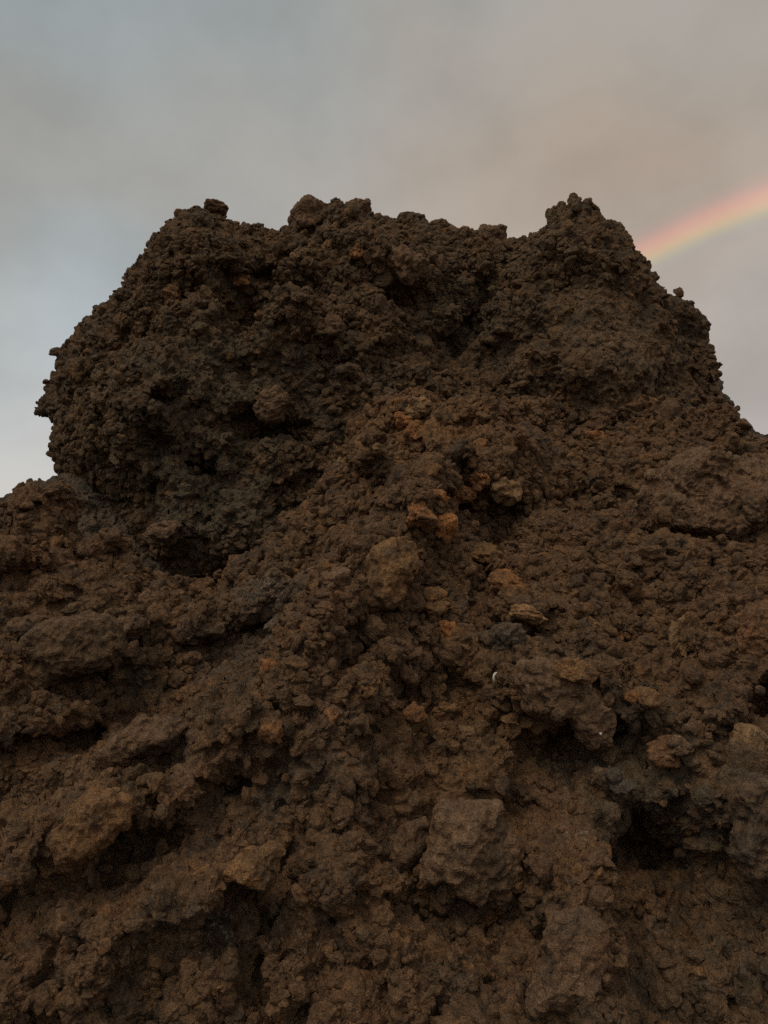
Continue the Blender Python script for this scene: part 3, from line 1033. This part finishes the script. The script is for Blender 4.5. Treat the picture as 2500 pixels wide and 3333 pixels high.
cull_add(1614, 2206, 60, 70, 0, cast(1614, 2206)[0], 0.5)
cull_add(1954, 2388, 40, 40, 0, cast(1954, 2388)[0], 0.5)
for i, (px, py, w, h, tilt, tint, sink, facets, label) in enumerate(BOULDERS):
    hitp = cast(px, py)
    if hitp is None:
        hitp = cast(px, py + 60)
        P = at(px, py, 9.2)
    else:
        P = hitp[0]
    depth = (P - CAM) @ FWD
    s = depth / F
    k_ = 1.15 if w < 110 else 1.0
    a, b = w * s / 2 * k_, h * s / 2 * k_
    cdep = 0.5 * (a + b) * 0.95
    size = (a * b * cdep) ** (1 / 3)
    lvl = 6 if w * h > 30000 else 5 if w * h > 4500 else 4
    R_, T_ = rock_shape(500 + i, lvl, facets, 22.0, 0.20, 0.50, size)
    ext = (R_.max(0) - R_.min(0)) / 2
    R_ = (R_ - (R_.max(0) + R_.min(0)) / 2) / ext
    R_ = R_ * np.array([a, cdep, b])
    t = math.radians(tilt)
    rot = np.array([[math.cos(t), 0, -math.sin(t)], [0, 1, 0], [math.sin(t), 0, math.cos(t)]])
    R_ = R_ @ rot.T
    me = mesh_np('boulder', R_.astype(np.float32), T_)
    flat_shade(me)
    o = link('boulder', me, tint_mat(tint, TINT[tint]), label=label, cat='boulder')
    v = ray(px, py)
    o.location = P + v * cdep * (sink * 1.1 - 0.95)
    cull_add(px, py, w * 0.95, h * 0.95, -tilt, P, 0.8)

# ------------------------------------------------------------------ clinker: loose stones crusting everything
LIB = bpy.data.collections.new('clinker_shapes')
def library(mat, key, n=9):
    coll = bpy.data.collections.new(key)
    out = []
    for i in range(n):
        R_, T_ = rock_shape(900 + i, 3, 6 + i % 5, 40.0, 0.20, 0.0, 1.0)
        Dn = R_ / np.linalg.norm(R_, axis=1)[:, None]
        q = (R_ + i * 7.7).astype(np.float32)
        R_ = R_ + Dn * (0.14 * (cells(q, 0.75, i % 6) - 0.4) + 0.12 * (cells(q, 0.35, (i + 3) % 6) - 0.4))[:, None]
        R_ = R_ / np.abs(R_).max()
        me = mesh_np('stone', R_.astype(np.float32), T_)
        me.materials.append(mat)
        flat_shade(me)
        o = bpy.data.objects.new('stone_shape', me)
        coll.objects.link(o)
        out.append(me)
    return coll, out


def instancer_group(coll):
    g = bpy.data.node_groups.new('scatter', 'GeometryNodeTree')
    g.interface.new_socket('Geometry', in_out='INPUT', socket_type='NodeSocketGeometry')
    g.interface.new_socket('Geometry', in_out='OUTPUT', socket_type='NodeSocketGeometry')
    N, L = g.nodes, g.links
    gi, go = N.new('NodeGroupInput'), N.new('NodeGroupOutput')
    ci = N.new('GeometryNodeCollectionInfo'); ci.inputs['Collection'].default_value = coll
    ci.inputs['Separate Children'].default_value = True
    ci.inputs['Reset Children'].default_value = True
    iop = N.new('GeometryNodeInstanceOnPoints')
    iop.inputs['Pick Instance'].default_value = True

    def attr(nm, t):
        a = N.new('GeometryNodeInputNamedAttribute'); a.data_type = t; a.inputs['Name'].default_value = nm
        return a.outputs['Attribute']
    L.new(gi.outputs[0], iop.inputs['Points'])
    L.new(ci.outputs[0], iop.inputs['Instance'])
    L.new(attr('variant', 'INT'), iop.inputs['Instance Index'])
    e = N.new('FunctionNodeEulerToRotation')
    L.new(attr('turn', 'FLOAT_VECTOR'), e.inputs[0])
    L.new(e.outputs[0], iop.inputs['Rotation'])
    L.new(attr('size', 'FLOAT_VECTOR'), iop.inputs['Scale'])
    L.new(iop.outputs[0], go.inputs[0])
    return g


def scatter(body, count, n_parts, mat, key, smin_, smax_, seed, dens=None, big=(0.07, 0.17), n_big=150):
    r = np.random.default_rng(seed)
    me = body.data
    co = get_co(me); no = get_no(me)
    # candidates: vertices facing the viewer's side and near the field of view
    d = co - CAM
    dep = d @ FWD
    sx = (d @ RIGHT) / dep; sy = (d @ UP) / dep
    view = -d / np.linalg.norm(d, axis=1)[:, None]
    face = (no * view).sum(1)
    ok = (face > -0.25) & (np.abs(sx) < 0.66) & (np.abs(sy) < 0.80) & (dep > 1)
    px, py = 1250 + sx * F, 1666.5 - sy * F
    for (bx, by, bw, bh, t, c, rad) in CULL:
        u = (px - bx) * math.cos(t) + (py - by) * math.sin(t)
        v = -(px - bx) * math.sin(t) + (py - by) * math.cos(t)
        ok &= ~(((u / bw) ** 2 + (v / bh) ** 2 < 1) & (np.abs(co - c).max(1) < rad))
    idx = np.where(ok)[0]
    wgt = (dep[idx] ** -0.6)
    if dens is not None:
        wgt = wgt * dens(co[idx])
    # clumped
    cl = fbm(co[idx], 1.0, 4, 0.6, seed % 7)
    wgt = wgt * np.clip(0.22 + 3.0 * (cl + 0.04), 0.04, 2)
    pick = r.choice(idx, size=count, replace=False, p=wgt / wgt.sum())
    s = smin_ * (smax_ / smin_) ** (r.random(count) ** 3.2)
    s[:n_big] = big[0] * (big[1] / big[0]) ** (r.random(n_big) ** 1.6)
    s = s * (dep[pick] / 7.0) ** 0.35
    lift = 0.22 - 0.62 * r.random(count)
    lift[:n_big] = 0.05 - 0.45 * r.random(n_big)
    P = co[pick] + no[pick] * (s * lift)[:, None]
    rot = r.random((count, 3)) * 6.283
    scl = s[:, None] * (0.50 + 0.75 * r.random((count, 3)))
    var = r.integers(0, 9, count)
    coll, meshes = library(mat, key)
    vis = in_view(P, 0.5, 0.666)
    order = np.argsort(-(s / dep[pick]) * np.where(vis, 1, 0.1))
    parts, rest = order[:n_parts], order[n_parts:]
    for k in parts:
        o = bpy.data.objects.new('stone', meshes[var[k]])
        COL.objects.link(o)
        o.parent = body
        o.location = P[k]; o.rotation_euler = rot[k]; o.scale = scl[k]
    pm = bpy.data.meshes.new('loose_clinker')
    pm.vertices.add(len(rest))
    pm.vertices.foreach_set('co', P[rest].astype(np.float32).ravel())
    for nm, t, v in (('turn', 'FLOAT_VECTOR', rot[rest]), ('size', 'FLOAT_VECTOR', scl[rest])):
        a = pm.attributes.new(nm, t, 'POINT'); a.data.foreach_set('vector', v.astype(np.float32).ravel())
    a = pm.attributes.new('variant', 'INT', 'POINT'); a.data.foreach_set('value', var[rest].astype(np.int32))
    o = link('loose_clinker', pm, None, parent=body, kind='stuff')
    md = o.modifiers.new('scatter', 'NODES')
    md.node_group = instancer_group(coll)
    return o


def crag_dens(co):
    d = np.sqrt(((co[:, 0] - _tc[0]) / 1.15) ** 2 + ((co[:, 2] - _tc[2]) / 0.95) ** 2)
    return 0.18 + 0.9 * np.clip(d - 0.55, 0, 1) ** 1.2


scatter(crag, 95000, 300, M_STONE_C, 'crag_clinker', 0.009, 0.085, 11, crag_dens, (0.06, 0.15), 160)
scatter(slope, 190000, 300, M_STONE_S, 'rubble_clinker', 0.0065, 0.080, 12, None, (0.06, 0.19), 180)

# ------------------------------------------------------------------ small white things
def curl():
    h = cast(1614, 2206)
    P = h[0]
    s = ((P - CAM) @ FWD) / F
    n = 14
    V_, Q_ = [], []
    for i in range(n):
        t = i / (n - 1)
        a = math.radians(100 + 125 * t)
        cx, cz = 17 * s * math.cos(a) + 9 * s, 17 * s * math.sin(a)
        w = (1.2 + 3.4 * math.sin(math.pi * min(1, max(0, t))) * (0.8 + 0.3 * math.sin(9 * t))) * s
        for (du, dv) in ((-w, -0.002), (w, -0.002), (w, 0.002), (-w, 0.002)):
            V_.append((cx + du * math.cos(a), dv - 0.010 * math.sin(3.1 * t), cz + du * math.sin(a)))
    for i in range(n - 1):
        for k in range(4):
            Q_.append((4 * i + k, 4 * i + (k + 1) % 4, 4 * i + 4 + (k + 1) % 4, 4 * i + 4 + k))
    Q_ += [(3, 2, 1, 0), tuple(4 * (n - 1) + k for k in range(4))]
    mat = bpy.data.materials.new('white_scrap')
    mat.use_nodes = True
    b = mat.node_tree.nodes['Principled BSDF']
    nz = mat.node_tree.nodes.new('ShaderNodeTexNoise'); nz.inputs['Scale'].default_value = 90
    cr = mat.node_tree.nodes.new('ShaderNodeValToRGB')
    cr.color_ramp.elements[0].color = (0.62, 0.58, 0.5, 1); cr.color_ramp.elements[1].color = (0.88, 0.86, 0.82, 1)
    mat.node_tree.links.new(nz.outputs['Fac'], cr.inputs['Fac'])
    mat.node_tree.links.new(cr.outputs['Color'], b.inputs['Base Color'])
    b.inputs['Roughness'].default_value = 0.6
    me = mesh_np('white_scrap', np.array(V_), np.array(Q_))
    o = link('white_scrap', me, mat, label='thin curled white scrap caught on the dark rubble', cat='scrap')
    o.location = P - ray(1614, 2206) * 0.06
    h = cast(1954, 2388)
    P = h[0]
    s = ((P - CAM) @ FWD) / F
    R_, T_ = rock_shape(77, 3, 6, 8, 0.1, 0.0, 1.0)
    me = mesh_np('white_pebble', R_ * 5.0 * s, T_)
    o = link('white_pebble', me, mat, label='tiny white fleck on the brown boulder right of the black hollow', cat='pebble')
    o.location = P - ray(1954, 2388) * 0.01


curl()

# ------------------------------------------------------------------ rainbow: an arc of light 42 degrees round the point opposite the sun
def build_rainbow():
    Rd = 6000.0
    ax = Vector(ANTI)
    e1 = ax.orthogonal().normalized(); e2 = ax.cross(e1)
    na, nr = 240, 14
    a0, a1 = math.radians(39.4), math.radians(43.7)
    V_, Q_, uv = [], [], []
    for i in range(na):
        ph = 2 * math.pi * i / na
        for j in range(nr):
            th = a0 + (a1 - a0) * j / (nr - 1)
            dv = ax * math.cos(th) + (e1 * math.cos(ph) + e2 * math.sin(ph)) * math.sin(th)
            p = Vector(CAM) + dv * Rd
            V_.append(p[:]); uv.append(j / (nr - 1))
    keep = []
    for i in range(na):
        k = (i + 1) % na
        for j in range(nr - 1):
            q = (i * nr + j, k * nr + j, k * nr + j + 1, i * nr + j + 1)
            if min(V_[v][2] for v in q) > -50:
                keep.append(q)
    me = mesh_np('rainbow', np.array(V_), np.array(keep))
    at_ = me.attributes.new('radial', 'FLOAT', 'POINT')
    at_.data.foreach_set('value', np.array(uv, np.float32))
    mat = bpy.data.materials.new('rainbow_light')
    mat.use_nodes = True
    nt = mat.node_tree; N, L = nt.nodes, nt.links
    N.clear()
    a = N.new('ShaderNodeAttribute'); a.attribute_name = 'radial'
    r = N.new('ShaderNodeValToRGB')
    els = r.color_ramp.elements
    stops = [(0.0, (0, 0, 0)), (0.20, (0.0, 0.002, 0.010)), (0.31, (0.004, 0.018, 0.022)), (0.40, (0.050, 0.056, 0.008)), (0.49, (0.155, 0.084, 0.0)),
             (0.60, (0.205, 0.050, 0.004)), (0.72, (0.150, 0.012, 0.006)), (0.84, (0.035, 0.002, 0.002)), (1.0, (0, 0, 0))]
    els[0].position, els[0].color = stops[0][0], (*stops[0][1], 1)
    els[1].position, els[1].color = stops[-1][0], (*stops[-1][1], 1)
    for p_, c_ in stops[1:-1]:
        k = els.new(p_); k.color = (*c_, 1)
    r.color_ramp.interpolation = 'B_SPLINE'
    L.new(a.outputs['Fac'], r.inputs['Fac'])
    em = N.new('ShaderNodeEmission'); em.inputs['Strength'].default_value = 1.25
    L.new(r.outputs['Color'], em.inputs['Color'])
    tr = N.new('ShaderNodeBsdfTransparent')
    ad = N.new('ShaderNodeAddShader')
    L.new(em.outputs[0], ad.inputs[0]); L.new(tr.outputs[0], ad.inputs[1])
    out = N.new('ShaderNodeOutputMaterial')
    L.new(ad.outputs[0], out.inputs['Surface'])
    return link('rainbow', me, mat, label='faint rainbow slanting down the sky to the right shoulder of the crag', cat='rainbow')


build_rainbow()
